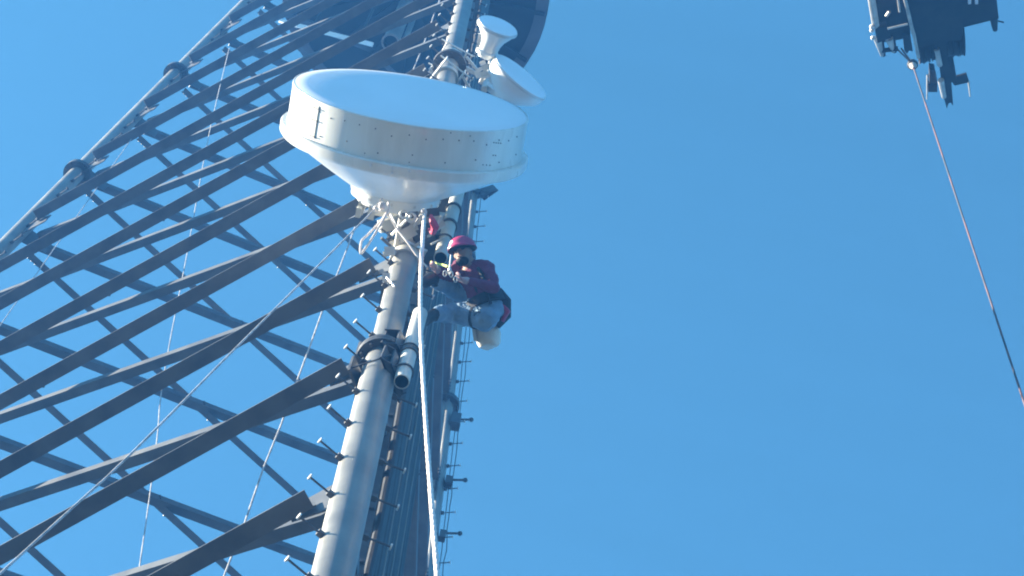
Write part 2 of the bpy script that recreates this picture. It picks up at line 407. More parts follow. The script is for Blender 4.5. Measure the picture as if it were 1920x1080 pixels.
def clamp(th, p, zoff, r, tgt_leg, name='clamp_bracket', h=0.11, wide=0.22):
    c = V((p.x, p.y, p.z + zoff)); a = legz(tgt_leg, c.z); d = (a - c); d.z = 0; n = d.normalized(); s = n.cross(V((0, 0, 1)))
    rl = leg_r(tgt_leg, c.z - CAMZ)
    b = MB()
    q0 = c + n * (r - 0.01); q1 = a - n * (rl - 0.03)
    poly = [q0 + s * wide * 0.6, q0 - s * wide * 0.6, q1 - s * (rl + 0.07), q1 + s * (rl + 0.07)]
    b.prism([x - V((0, 0, h)) for x in poly], V((0, 0, 0.014)))
    b.prism([x + V((0, 0, h)) for x in poly], V((0, 0, 0.014)))
    b.prism([q1 + s * (rl + 0.07) - V((0, 0, h)), q1 - s * (rl + 0.07) - V((0, 0, h)), q1 - s * (rl + 0.05) + V((0, 0, h)), q1 + s * (rl + 0.05) + V((0, 0, h))], -n * 0.016)
    b.prism([q0 + s * wide * 0.6 - V((0, 0, h)), q0 - s * wide * 0.6 - V((0, 0, h)), q0 - s * wide * 0.6 + V((0, 0, h)), q0 + s * wide * 0.6 + V((0, 0, h))], n * 0.016)
    o = b.build(name, M['steel'], th, smooth=0)
    for z in (-h * 0.5,):
        u = MB(); pts = []
        for k in range(13):
            t = math.pi * k / 12; pts.append(c + V((0, 0, z)) - n * math.sin(t) * (r + 0.009) + s * math.cos(t) * (r + 0.009))
        u.tube([pts[0] + n * 0.13] + pts + [pts[-1] + n * 0.13], 0.009, 8); u.build('u_bolt', M['steel'], o)
        u = MB()
        for e in (-1, 1):
            u.tube([a + V((0, 0, z)) + s * e * (rl + 0.03) - n * (rl + 0.05), a + V((0, 0, z)) + s * e * (rl + 0.03) + n * (rl + 0.05)], 0.008, 8)
        u.build('threaded_rod', M['steel'], o)
    bb = MB().box(a + n * (rl + 0.02), n * 0.012, s * (rl + 0.05), V((0, 0, h))); bb.build('back_plate', M['steel'], o, smooth=0)
    return o
za = up_to(lp, 652).z - lp.z
clamp(lowp, lp, 0.30, 0.066, 0, h=0.16); clamp(lowp, lp, za, 0.066, 0, h=0.16)
cu = MB().lathe(lp + V((0, 0, 0.62)), V((0, 0, 1)), [(-0.03, 0.067), (-0.03, 0.08), (0.03, 0.08), (0.03, 0.067)], 24); cu.build('pipe_band', M['steel'], lowp)
clamp(upp, upb, 0.55, 0.068, 0, h=0.10); clamp(upp, upb, UL - 0.5, 0.068, 0, h=0.10)
for py in (394, 424):
    zq = up_to(upb, py).z - upb.z
    MB().lathe(upb + V((0, 0, zq)), V((0, 0, 1)), [(-0.022, 0.069), (-0.022, 0.084), (0.022, 0.084), (0.022, 0.069)], 24).build('pipe_band', M['steel'], upp)

# frame between hub and pipe, and its side struts
hubc = DC + B * 1.10
fr = thing('bracket_assembly', hubc, 'cluttered steel bracket frame joining the drum hub to the leg', 'bracket')
def A_at(py):
    return up_line(0, py)
def up_line(i, py):
    lo, hi = 4.0, 60.0
    for _ in range(60):
        m = (lo + hi) / 2
        if seen(leg_at(i, m))[1] > py: lo = m
        else: hi = m
    return leg_at(i, lo)
pm = V((upb.x, upb.y, up_to(upb, 408).z)); am = up_line(0, 430)
for nm, p, q, wa, wb in (('cross_beam', hubc + B * 0.05 + EX * -0.25, pm + B * 0.02, 0.10, 0.09), ('cross_beam', hubc + B * 0.16 + V((0, 0, -0.25)) + EX * -0.1, am + V((0, 0, -0.1)) - B * 0.15, 0.12, 0.07),
                     ('cross_beam', hubc + V((0, 0, 0.28)), am + V((0, 0, 0.35)), 0.09, 0.09), ('channel', hubc + EX * -0.33 + V((0, 0, -.3)), hubc + EX * -0.3 + V((0, 0, .35)) + B * 0.03, 0.1, 0.05),
                     ('channel', hubc + EX * 0.30 + V((0, 0, -.3)), hubc + EX * 0.34 + V((0, 0, .35)) + B * 0.03, 0.1, 0.05)):
    MB().bar(p, q, wa, wb).build(nm, M['pipe'], fr, smooth=0)
rods = [((752, 405), (741, 470), .02), ((772, 430), (790, 402), .012), ((735, 440), (770, 405), .014), ((762, 452), (800, 470), .012), ((778, 462), (812, 436), .016), ((745, 466), (775, 500), .010), ((733, 402), (748, 432), .012), ((800, 448), (829, 404), .014), ((808, 458), (834, 446), .012)]
for (a, c, r) in rods:
    MB().tube([at(*a, 25.0 + rng.uniform(-.2, .2)), at(*c, 25.0 + rng.uniform(-.3, .2))], r, 8).build('threaded_rod', M['bright'] if r < .013 else M['pipe'], fr)
for (x, y, wx, wy, ang, mt) in ((763, 438, 20, 13, .5, 'pipe'), (756, 420, 14, 10, -.4, 'steel'), (780, 418, 12, 16, .2, 'pipe'), (795, 436, 9, 20, .3, 'steel'), (786, 470, 16, 8, -.5, 'pipe'), (741, 462, 10, 14, .4, 'pipe'), (820, 415, 12, 18, .6, 'pipe'), (812, 398, 14, 9, .1, 'steel'), (766, 404, 22, 7, .1, 'steel')):
    c = at(x, y, 24.95 + rng.uniform(-.25, .25)); u = EX * math.cos(ang) + EY * math.sin(ang); v = EY * math.cos(ang) - EX * math.sin(ang)
    MB().box(c, u * wx / 192 / 1.2, v * wy / 192 / 1.2, EZ * rng.uniform(.02, .06)).build('bracket_plate', M[mt], fr, smooth=0)
for (x, y, r) in ((771, 408, 8), (757, 402, 7), (708, 392, 6)):
    c = at(x, y, 24.8); MB().tube([c + (EX * math.cos(t * .5236) + EY * math.sin(t * .5236)) * r / 192 for t in range(13)], .012, 8, cap=False).build('shackle', M['bright'], fr)
M['red'] = mat('red_sling', (0.62, 0.05, 0.10), 0.6, 0.0, (0.5, 0.04, 0.1), 20)
sl = MB().tube([at(808, 405, 24.7), at(812, 416, 24.6), at(816, 426, 24.62), at(812, 436, 24.7), at(805, 430, 24.75)], [.02, .035, .04, .03, .02], 8).build('lifting_sling', M['red'])
tag(sl, 'small bright red sling bundled in the brackets under the drum', 'sling')
# pale clamp block and short arm on the leg under the dish
cb2 = thing('leg_clamp', up_line(0, 505), 'pale step clamp block with arm sticking left from the leg above the braces', 'clamp')
q = up_line(0, 490)
MB().lathe(q, AX3[0], [(-0.08, 0.128), (-0.08, 0.15), (0.08, 0.15), (0.08, 0.128)], 24).build('band', M['pipe'], cb2)
MB().bar(q + V((-.1, -.08, 0)), at(723, 476, 24.3), 0.05, 0.05).build('arm', M['pipe'], cb2, smooth=0)
MB().bar(at(733, 462, 24.4), at(715, 446, 24.3), 0.024, 0.024).build('arm', M['steel'], cb2, smooth=0)
MB().box(at(731, 470, 24.3), EX * .05, EY * .04, EZ * .04).build('block', M['bright'], cb2, smooth=0)
MB().box(at(724, 521, 23.8), EX * .035, EY * .05, EZ * .02).build('block', M['bright'], cb2, smooth=0)
MB().tube([at(722, 516, 23.8), at(742, 540, 23.6)], .01, 6).build('rod', M['bright'], cb2)
# dark flat plate beside the far leg
pp = up_line(2, 362)
pl = thing('panel_plate', pp, 'small dark square plate standing out from the far leg just under the drum', 'plate')
pdp = seen(pp)[2]
MB().prism([at(886, 358, pdp - .4), at(924, 346, pdp - .5), at(935, 357, pdp - .2), at(908, 376, pdp - .1), at(900, 366, pdp - .1)], FW * 0.05).build('plate', M['rubber'], pl, smooth=0)
MB().bar(pp, at(905, 362, pdp - .25), 0.08, 0.08).build('arm', M['steel'], pl, smooth=0)

# ------------------------------------------------------------------ two small dishes on an arm above the drum
am2 = up_line(0, 118)
arm = thing('antenna_arm', am2, 'galvanised clamp and side arm on the leg holding two small dishes', 'bracket')
pole_b = at(908, 168, seen(am2)[2] - 0.2); pole_t = up_to(pole_b, 84)
MB().tube([pole_b, pole_t], 0.045, 16).build('pole', M['pipe'], arm)
for py, zz in ((112, 0.25), (146, 0.0)):
    q = up_line(0, py); s = V((pole_b.x, pole_b.y, q.z))
    d = s - q; d.z = 0; d.normalize(); sd = d.cross(V((0, 0, 1)))
    MB().lathe(q, AX3[0], [(-0.07, 0.127), (-0.07, 0.15), (0.07, 0.15), (0.07, 0.127)], 24).build('collar', M['pipe'], arm)
    MB().bar(q + d * 0.1, s, 0.05, 0.06).build('arm', M['bright'], arm, smooth=0)
    MB().bar(q + d * 0.16 + sd * 0.14, s - d * 0.05, 0.03, 0.05).build('arm', M['bright'], arm, smooth=0)
    MB().prism([q + d * 0.13 + sd * 0.22 - V((0, 0, .09)), q + d * 0.13 - sd * 0.22 - V((0, 0, .09)), q + d * 0.13 - sd * 0.22 + V((0, 0, .09)), q + d * 0.13 + sd * 0.22 + V((0, 0, .09))], d * 0.015).build('plate', M['bright'], arm, smooth=0)
    MB().prism([q - d * 0.15 + sd * 0.22 - V((0, 0, .07)), q - d * 0.15 - sd * 0.22 - V((0, 0, .07)), q - d * 0.15 - sd * 0.22 + V((0, 0, .07)), q - d * 0.15 + sd * 0.22 + V((0, 0, .07))], -d * 0.015).build('plate', M['bright'], arm, smooth=0)
    for e in (-.19, .19):
        MB().tube([q - d * 0.24 + sd * e, q + d * 0.24 + sd * e], .011, 6).build('threaded_rod', M['bright'], arm)
    MB().box(s, d * 0.08, sd * 0.08, V((0, 0, .06))).build('pole_clamp', M['bright'], arm, smooth=0)
MB().bar(at(806, 130, seen(am2)[2] - .3), at(826, 112, seen(am2)[2] - .1), .03, .03).build('arm', M['bright'], arm, smooth=0)
MB().bar(at(806, 130, seen(am2)[2] - .3), at(822, 150, seen(am2)[2] - .2), .03, .03).build('arm', M['bright'], arm, smooth=0)
def small_dish(name, cx, cy, depth, ix, iy, ratio, rad, body, label):
    n = disc_normal(cx, cy, ix, iy, ratio); c = at(cx, cy, depth)
    th = thing(name, c - n * body[-1][0], label, 'antenna')
    MB().lathe(c, -n, [(-0.02, 0.0), (-0.016, rad * .5), (-0.006, rad * .85), (0.0, rad * 0.97), (0.004, rad * 0.99)], 48).build('radome', M['radome'], th, smooth=40)
    MB().lathe(c, -n, [(0.002, rad * 0.985), (0.0, rad), (0.02, rad)] + body, 48).build('body', M['white'], th, smooth=40)
    MB().lathe(c, -n, [(0.022, rad + .001), (0.022, rad + .012), (0.04, rad + .012), (0.04, rad + .001)], 48).build('rim_clip', M['bright'], th)
    return th, c, n
dm = seen(am2)[2]
h1, c1, n1 = small_dish('horn_antenna', 934, 48, dm - 0.75, 0.38, -0.925, 0.36, 0.265, [(0.10, 0.225), (0.19, 0.165), (0.28, 0.135), (0.36, 0.128), (0.38, 0.15), (0.42, 0.15), (0.43, 0.10), (0.47, 0.1), (0.47, 0.0)], 'small white flared horn antenna pointing up, above the big drum')
MB().bar(c1 - n1 * 0.44, V((pole_t.x, pole_t.y, pole_t.z - .15)), .07, .07).build('neck_bracket', M['bright'], h1, smooth=0)
MB().bar(c1 - n1 * 0.12 + EX * -.2, c1 - n1 * 0.40 + EX * -.13, .03, .03).build('strut', M['bright'], h1, smooth=0)
MB().bar(c1 - n1 * 0.12 + EX * .18, c1 - n1 * 0.40 + EX * .10, .02, .02).build('strut', M['bright'], h1, smooth=0)
h2, c2, n2 = small_dish('small_dish', 977, 143, dm - 0.65, 0.65, -0.76, 0.235, 0.42, [(0.10, 0.42), (0.16, 0.40), (0.30, 0.25), (0.36, 0.15), (0.40, 0.13), (0.40, 0.0)], 'small white round dish facing right beside the horn antenna')
MB().bar(c2 - n2 * 0.38, V((pole_b.x, pole_b.y, pole_b.z + .25)), .08, .08).build('neck_bracket', M['bright'], h2, smooth=0)
for (x, y, s) in ((905, 118, .04), (912, 126, .05), (900, 130, .035), (908, 138, .05), (897, 142, .04), (915, 142, .035), (893, 136, .03)):
    MB().box(at(x, y, dm - .35), (EX + EY * .4).normalized() * s, (EY - EX * .4).normalized() * s * .7, EZ * s * .6).build('clamp_block', M['bright'] if s < .045 else M['pipe'], arm, smooth=0)

# ------------------------------------------------------------------ cable ladder with cables on the face between near and far leg
inn = V((-0.99, 0.11, 0))
def face_pt(s, z, off=0.25):                # off: how far outside the face
    off = -off
    return leg_at(0, z).lerp(leg_at(2, z), s) + inn * off
lad = thing('cable_ladder', face_pt(.2, -CAMZ), 'dark vertical cable ladder running up between the near and the far leg', 'ladder')
for s in (0.09, 0.365):
    MB().bar(face_pt(s, -CAMZ, .04), face_pt(s, 46, .04), .05, .08).build('rail', M['steel'], lad, smooth=0)
z = 9.0
while z < 46:
    MB().bar(face_pt(.085, z, .05), face_pt(.37, z, .05), .05, .05).build('rung', M['steel'], lad, smooth=0); z += 1.1
NCAB = 18
for k in range(NCAB):
    s = 0.10 + 0.0148 * k + rng.uniform(-.002, .002); ztop = 24 + 1.7 * k if k < 5 else 50
    pts = [face_pt(s, zz, .11 + rng.uniform(-.012, .012)) for zz in [(-CAMZ + .02) + (ztop + CAMZ) * t / 24 for t in range(25)]]
    c = MB().tube(pts, 0.034 if k % 3 else 0.044, 10).build('coaxial_cable', M['rubber'], origin=pts[0])
    tag(c, 'black coaxial cable strapped side by side on the ladder behind the near leg', 'cable', 'black cables on the ladder')
    if k in (1, 5, 9):
        pts = [face_pt(s + .004, zz, .20) for zz in [(-CAMZ + .02) + (40 + CAMZ) * t / 24 for t in range(25)]]
        c = MB().tube(pts, 0.006, 8).build('ground_wire', M['leg'], origin=pts[0])
        tag(c, ['thin bright wire beside the near leg, left one on the ladder', 'thin bright wire in the middle of the cable ladder', 'thin bright wire on the far edge of the cable ladder'][k // 4], 'wire')
def along_c(dx, dy, z0_, z1_, r, mt, name, label, cat, n=30, wob=0.0):
    pts = [leg_at(2, z0_ + (z1_ - z0_) * t / n) + V((dx, dy, 0)) + V((rng.uniform(-wob, wob), rng.uniform(-wob, wob), 0)) for t in range(n + 1)]
    c = MB().tube(pts, r, 8).build(name, M[mt], origin=pts[0]); tag(c, label, cat); return c
along_c(-0.19, -0.10, -CAMZ + .02, 58, 0.020, 'copper', 'orange_cable', 'orange cable running up along the far leg', 'cable', wob=.012)
along_c(-0.30, -0.05, -CAMZ + .02, 58, 0.05, 'rubber', 'feeder_cable', 'thick black feeder cable left of the orange cable', 'cable')
along_c(0.19, -0.06, 33, 50, 0.007, 'rubber', 'safety_line', 'thin dark line hanging close to the right of the far leg', 'line', wob=.006)
along_c(0.25, -0.06, 32, 42.3, 0.007, 'rubber', 'safety_line', 'thin slack dark line hanging furthest right of the far leg', 'line', wob=.015)
for z, sc in ((38.3, 1.0), (36.2, .7), (34.5, .6)):
    c = leg_at(2, z); jb = thing('junction_box', c + V((.15, -.05, 0)), {38.3: 'small dark box on the right side of the far leg, uppermost of three', 36.2: 'small dark box on the right side of the far leg, middle one', 34.5: 'small dark box on the right side of the far leg, lowest one'}[z], 'box', 'dark boxes on the far leg')
    MB().box(c + V((.18, -.06, 0)), V((.08, 0, 0)) * sc, V((0, .08, 0)) * sc, V((0, 0, .2)) * sc).build('box', M['steel'], jb, smooth=0)
    MB().tube([c + V((.2, -.06, .1)), c + V((.42, -.1, .1))], .02, 8).build('peg', M['steel'], jb)
    MB().ball(c + V((.43, -.1, .1)), .04, 8).build('knob', M['rubber'], jb)
along_c(0.02, -0.135, 24, 58, 0.03, 'leg', 'conduit', 'pale grey conduit clipped to the front of the far leg', 'conduit')

# ------------------------------------------------------------------ ropes
def spline(pts, n=14):
    out = []
    P = [pts[0]] + list(pts) + [pts[-1]]
    for i in range(1, len(P) - 2):
        for k in range(n):
            t = k / n; a, b, c, d = P[i - 1], P[i], P[i + 1], P[i + 2]
            out.append(0.5 * ((2 * b) + (c - a) * t + (2 * a - 5 * b + 4 * c - d) * t * t + (3 * b - a - 3 * c + d) * t ** 3))
    out.append(pts[-1]); return out
def rope(name, pts, r, mt, label, cat='rope', n=14, lay=0):
    p = spline(pts, n)
    if lay:                                  # three strands twisted round each other
        q = [p[0]]
        for a, b in zip(p[:-1], p[1:]):
            m = max(1, int((b - a).length / .07)); q += [a.lerp(b, (k + 1) / m) for k in range(m)]
        mb = MB(); s_ = 0.0; path = [[], [], []]
        for i_, x in enumerate(q):
            d = (q[min(i_ + 1, len(q) - 1)] - q[max(i_ - 1, 0)]); u, v = basis(d)
            if i_: s_ += (x - q[i_ - 1]).length
            for k in range(3):
                t = 2 * math.pi * (s_ / lay + k / 3); path[k].append(x + (u * math.cos(t) + v * math.sin(t)) * r * .22)
        for k in range(3): mb.tube(path[k], r * .82, 8)
        c = mb.build(name, M[mt], origin=p[-1], smooth=60)
    else: c = MB().tube(p, r, 10).build(name, M[mt], origin=p[-1])
    return tag(c, label, cat)
e1, e0 = at(820, 1080, 16.8), at(810, 950, 18.0)
dd = (e1 - e0).normalized(); foot = e1 + dd * ((e1.z - .02) / -dd.z)
rope('hoist_rope', [at(796, 398, 24.75), at(789, 520, 22.9), at(790, 640, 21.4), at(799, 800, 19.7), e0, e1, foot], 0.020, 'rope', 'thick white hoist rope hanging from the drum hub down to the bottom edge', lay=0.3)
e1, e0 = at(0, 1076, 14.6), at(230, 866, 16.9)
dd = (e1 - e0).normalized(); foot = e1 + dd * ((e1.z - .02) / -dd.z)
rope('tag_line', [at(716, 372, 24.9), at(700, 394, 24.7), at(665, 430, 24.0), at(440, 655, 20.0), e0, e1, foot], 0.008, 'thin_rope', 'thin pale tag line slanting from the drum hub to the lower left corner')
rope('tail_rope', [at(728, 380, 24.9), at(726, 398, 24.7), at(702, 440, 24.6), at(682, 470, 24.55), at(676, 474, 24.5), at(678, 452, 24.6), at(690, 440, 24.65), at(716, 412, 24.7), at(726, 396, 24.75)], 0.011, 'rope', 'short looped white rope end dangling under the drum hub', n=8)
rope('tail_rope', [at(726, 398, 24.75), at(745, 430, 24.7), at(762, 452, 24.6), at(782, 480, 24.5), at(800, 500, 24.4)], 0.009, 'rope', 'thin white cord running from hub knot across the leg to the mount pipe', n=8)
for (x, y, r, lb) in ((716, 386, 7, 'knot where the thin tag line is tied to the drum hub'), (795, 398, 6, 'knot at the top of the thick white hoist rope')):
    kn = MB().ball(at(x, y, 24.7), r / 192, 10, (1, 1.2, .9))
    tag(kn.build('rope_knot', M['rope'], origin=at(x, y, 24.7)), lb, 'knot')
q0 = at(545, 745, 25.5)
b0 = V((q0.x, q0.y, 0.01)); t0_ = up_to(q0, -60)
c = MB().tube([b0.lerp(t0_, t / 40) + V((rng.uniform(-.01, .01), rng.uniform(-.01, .01), 0)) for t in range(41)], 0.009, 8).build('vertical_line', M['thin_rope'], origin=b0)
tag(c, 'bright thin line hanging straight down inside the tower beside the near leg', 'line')
q0 = at(120, 440, 37); b0 = V((q0.x, q0.y, 0.01)); t0_ = up_to(q0, 250)
c = MB().tube([b0, q0, t0_], 0.007, 8).build('vertical_line', M['thin_rope'], origin=b0); tag(c, 'very thin line hanging straight down near the left tower leg', 'line')
t0_ = at(430, 90, 44); m0 = at(350, 480, 34); e0 = at(262, 1060, 25); dd = (e0 - m0).normalized()
rope('slant_line', [t0_, at(391, 257, 39), m0, at(305, 720, 29.5), e0, e0 + dd * ((e0.z - .02) / -dd.z)], 0.007, 'thin_rope', 'thin pale line slanting down through the middle of the lattice', 'line')

# ------------------------------------------------------------------ crane boom head and load line
CD = 31.0
CO = at(1755, 60, CD)
CYv = (EX * 0.20 - EY * 0.98 + FW * 1.3).normalized()      # along the boom to its tip
CXv = (EX - CYv * EX.dot(CYv)).normalized()
CZv = CXv.cross(CYv); CZv = CZv if CZv.dot(EZ) > 0 else -CZv
def cr_(px, py, lift=0.0):
    d = ray(px, py); t = ((CO - CAMP).dot(CZv) + lift) / d.dot(CZv)
    return CAMP + d * t
boom = thing('crane_boom', CO, 'dark crane boom head with sheaves reaching in at the top right', 'crane')
def cpoly(name, pts, z0_, z1_, mt='crane'):
    th = (z1_ - z0_) * .55; mid = (z0_ + z1_) / 2
    return MB().prism([cr_(x, y, mid) - CZv * th / 2 for x, y in pts], CZv * th).build(name, M[mt], boom, smooth=0)
M['crane_light'] = mat('pale_lit_crane_edge', (0.50, 0.46, 0.40), 0.4, 0.2, (0.30, 0.28, 0.25), 8.0)  # sunlit edges of the boom put into a pale colour; small fittings share it
back = (CO.z - 3.0) / CYv.z
ctr = cr_(1752, -10, -.3)
MB().box(ctr - CYv * (back / 2), CYv * back / 2, CXv * 0.32, CZv * 0.2).build('boom_section', M['crane'], boom, smooth=0)
cpoly('boom_head', [(1692, -40), (1800, -40), (1803, 38), (1800, 62), (1802, 80), (1770, 84), (1735, 92), (1722, 84), (1712, 66)], -.62, 0.02)
for k, (x, y0, y1) in enumerate(((1726, 50, 109), (1737, 50, 106), (1750, 50, 103), (1779, 50, 96), (1790, 50, 95), (1802, 45, 94))):
    c = cr_(x, y1 - 24, -.3); rr = (cr_(x, y1, -.3) - c).length
    sh = MB().lathe(c, CXv, [(-0.02, 0.03), (-0.025, rr * .6), (-0.03, rr), (-0.01, rr * .93), (0.01, rr * .93), (0.03, rr), (0.025, rr * .6), (0.02, 0.03)], 24).build('sheave', M['crane'], boom)
MB().tube([cr_(1722, 70, -.3), cr_(1806, 66, -.3)], .05, 12).build('sheave_pin', M['steel'], boom)
for name, a, c_, r in (('edge_tube', (1690, -30), (1712, 62), .022), ('edge_tube', (1713, 62), (1722, 108), .02), ('edge_tube', (1680, -30), (1687, 22), .014), ('edge_tube', (1626, -40), (1641, 50), .035), ('edge_tube', (1632, -40), (1646, 48), .02)):
    MB().tube([cr_(*a, .06), cr_(*c_, .06)], r, 10).build(name, M['crane_light'], boom)  # pale tubes carry the sunlight along the left edges
cpoly('side_frame', [(1636, -40), (1700, -40), (1706, 58), (1690, 64), (1644, 72), (1640, 50)], -.35, -.05)
cpoly('side_bracket', [(1640, 48), (1662, 44), (1670, 66), (1645, 76)], -.08, .08)
MB().tube([cr_(1664, 54, .08), cr_(1702, 45, .08)], .014, 8).build('pin_bar', M['bright'], boom)
MB().tube([cr_(1651, 74, .03), cr_(1665, 73, .03)], .014, 8).build('pin_bar', M['bright'], boom)
MB().tube([cr_(1662, 30, .0), cr_(1668, 22, .0)], .02, 8).build('pin_bar', M['crane_light'], boom)
for a, c_ in (((1645, 72), (1654, 104)), ((1667, 72), (1675, 97))):
    MB().tube([cr_(*a, -.1), cr_(*c_, -.1)], [.05, .022], 10).build('spike', M['crane_light'], boom)
    MB().tube([cr_(a[0] + 4, a[1], -.14), cr_(c_[0] + 3, c_[1], -.14)], [.05, .025], 10).build('spike_guard', M['crane'], boom)
MB().tube([cr_(1653, 95, -.1), cr_(1684, 91, -.1)], .03, 8).build('cross_pin', M['crane'], boom)
for x, y in ((1635, 50), (1635, 57), (1637, 71)): MB().ball(cr_(x, y, .08), .032, 10).build('pin_head', M['bright'], boom)
cpoly('rope_guard', [(1692, 62), (1706, 60), (1711, 92), (1704, 90), (1700, 96), (1695, 90)], -.2, -.05)
cpoly('jib_nose', [(1756, 85), (1778, 85), (1786, 189), (1781, 183), (1777, 185), (1774, 194), (1768, 172), (1762, 130)], -.4, -.1)
MB().tube([cr_(1756, 92, -.1), cr_(1762, 122, -.1)], .035, 10).build('edge_tube', M['crane_light'], boom)  # lit left side of the nose, drawn as pale tubes
MB().tube([cr_(1764, 150, -.12), cr_(1770, 182, -.12)], [.04, .03], 10).build('edge_tube', M['crane_light'], boom)
cpoly('jib_box', [(1774, 116), (1788, 114), (1793, 143), (1776, 146)], -.45, -.15)
cpoly('jib_box', [(1742, 124), (1752, 126), (1757, 150), (1742, 151)], -.4, -.2)
cpoly('jib_box', [(1740, 156), (1757, 154), (1757, 168), (1740, 168)], -.4, -.25)
cpoly('jib_arm', [(1779, 146), (1812, 137), (1817, 153), (1790, 159)], -.35, -.3)
MB().tube([cr_(1816, 152, -.32), cr_(1819, 181, -.32)], [.014, .008], 6).build('whisker', M['crane_light'], boom)
MB().tube([cr_(1739, 140, -.32), cr_(1738, 186, -.32)], [.014, .008], 6).build('whisker', M['crane_light'], boom)
cpoly('side_arm', [(1795, -40), (1864, -40), (1871, 24), (1803, 41)], -.5, -.15)
MB().tube([cr_(1862, 26, -.3), cr_(1866, 56, -.3)], [.06, .03], 10).build('peg', M['crane'], boom)
MB().tube([cr_(1866, 38, -.3), cr_(1882, 42, -.3)], .01, 6).build('whisker', M['crane'], boom)
for x in (1818, 1831): MB().box(cr_(x, -3, -.12), CXv * .018, CYv * .08, CZv * .02).build('pin_head', M['bright'], boom, smooth=0)
bc = cr_(1711, 121, -.35)
hb = thing('hoist_ball', bc, 'round dark weight ball below the crane boom head', 'hoist ball')
MB().ball(bc, .07, 16, (1, 1, 1.15)).build('ball', M['crane'], hb)
MB().lathe(bc + V((0, 0, -.1)), V((0, 0, 1)), [(-.1, .02), (-.02, .035), (.04, .05)], 12).build('socket', M['crane_light'], hb)
for a in ((1683, 93), (1690, 91)): MB().tube([cr_(*a, -.12), bc + V((0, 0, .06))], .011, 6).build('sling_leg', M['crane'], hb)
lm_ = bpy.data.materials.new('marled_line'); lm_.use_nodes = True; n = lm_.node_tree; p = n.nodes['Principled BSDF']; p.inputs['Roughness'].default_value = .6
tc = n.nodes.new('ShaderNodeTexCoord'); wv = n.nodes.new('ShaderNodeTexNoise'); wv.inputs['Scale'].default_value = .9; mp = n.nodes.new('ShaderNodeMapping'); mp.inputs['Scale'].default_value = (.2, .2, 1)
rp = n.nodes.new('ShaderNodeValToRGB'); rp.color_ramp.elements[0].position = .46; rp.color_ramp.elements[1].position = .54
rp.color_ramp.elements[0].color = (.03, .035, .05, 1); rp.color_ramp.elements[1].color = (.13, .055, .05, 1)
n.links.new(tc.outputs['Object'], mp.inputs[0]); n.links.new(mp.outputs[0], wv.inputs['Vector']); n.links.new(wv.outputs['Fac'], rp.inputs['Fac']); n.links.new(rp.outputs[0], p.inputs['Base Color'])
btm = V((bc.x, bc.y, .02)); tp = bc - V((0, 0, .18))
ll = MB().tube([btm.lerp(tp, t / 30) for t in range(31)], .0105, 8).build('load_line', lm_, origin=btm)
tag(ll, 'dark and reddish crane line hanging from the hoist ball at the right', 'line')

# ------------------------------------------------------------------ worker
M['jeans'] = mat('blue_jeans', (0.15, 0.25, 0.36), 0.9, 0.0, (0.23, 0.34, 0.45), 9.0, bump=0.5, bscale=30)
M['shirt'] = mat('maroon_shirt', (0.13, 0.018, 0.05), 0.9, 0.0, (0.19, 0.03, 0.075), 8.0, bump=0.4, bscale=30)
M['skin'] = mat('skin', (0.30, 0.17, 0.12), 0.6)
M['beard'] = mat('dark_beard', (0.02, 0.018, 0.018), 0.9, bump=0.6, bscale=120)
M['glove'] = mat('pale_glove', (0.42, 0.20, 0.20), 0.8, 0.0, (0.5, 0.36, 0.33), 30)
M['helmet'] = mat('pink_helmet', (0.42, 0.015, 0.09), 0.4, 0.0, (0.34, 0.015, 0.08), 5.0, coat=0.1)
M['webbing'] = mat('black_webbing', (0.018, 0.018, 0.022), 0.8, bump=0.3, bscale=80)
M['boot'] = mat('dark_boot', (0.02, 0.019, 0.02), 0.7, 0.0, (0.035, 0.03, 0.03), 10)
M['canvas'] = mat('white_canvas', (0.82, 0.78, 0.70), 0.9, 0.0, (0.66, 0.60, 0.50), 6, bump=0.5, bscale=25)
M['hivis'] = mat('yellow_green_strap', (0.45, 0.52, 0.06), 0.7)
J = dict(pel=(914, 580, 23.30), sp=(905, 550, 23.36), ch=(894, 520, 23.42), nk=(883, 499, 23.46), hd=(868, 474, 23.44), jaw=(866, 489, 23.37),
         shR=(911, 503, 23.38), elR=(926, 538, 23.14), wrR=(874, 526, 22.98), shL=(862, 502, 23.60), elL=(842, 514, 23.42), wrL=(820, 506, 23.22),
         hpU=(914, 562, 23.42), knU=(857, 546, 23.60), anU=(817, 526, 23.36), hpD=(910, 595, 23.20), knD=(850, 586, 23.38), anD=(818, 590, 23.12))
JP = {k: at(*v) for k, v in J.items()}
worker = thing('person', JP['pel'], 'worker in pink helmet, maroon shirt, jeans and black harness leaning out from the tower leg', 'person')
wb = MB()
def limb(a, b, ra, rb):
    n = 5; pts = [a.lerp(b, t / n) for t in range(n + 1)]
    wb.tube(pts, [ra + (rb - ra) * t / n for t in range(n + 1)], 14); wb.ball(a, ra, 12); wb.ball(b, rb, 12)
tors = (JP['nk'] - JP['pel']).normalized(); shd = (JP['shR'] - JP['shL']).normalized()
for k, r in (('pel', .155), ('sp', .15), ('ch', .165)):
    pass
limb(JP['pel'], JP['sp'], .155, .145); limb(JP['sp'], JP['ch'], .145, .15)
limb(JP['ch'] + shd * .07, JP['ch'] - shd * .07, .125, .125)
limb(JP['shL'], JP['shR'], .078, .078); limb(JP['ch'], JP['nk'], .11, .07)
limb(JP['nk'], JP['hd'] + (JP['nk'] - JP['hd']) * .3, .058, .06)
hup = (EY * .93 - EX * .16 - EZ * .30).normalized(); hfw = (EZ * .86 - EX * .25 - EY * .1); hfw = (hfw - hup * hfw.dot(hup)).normalized(); hrt = hup.cross(hfw)
Rh = Matrix((hrt, hfw, hup)).transposed()
wb.ball(JP['hd'] + hup * .01, .1, 16, (.80, 1.0, 1.15), Rh)
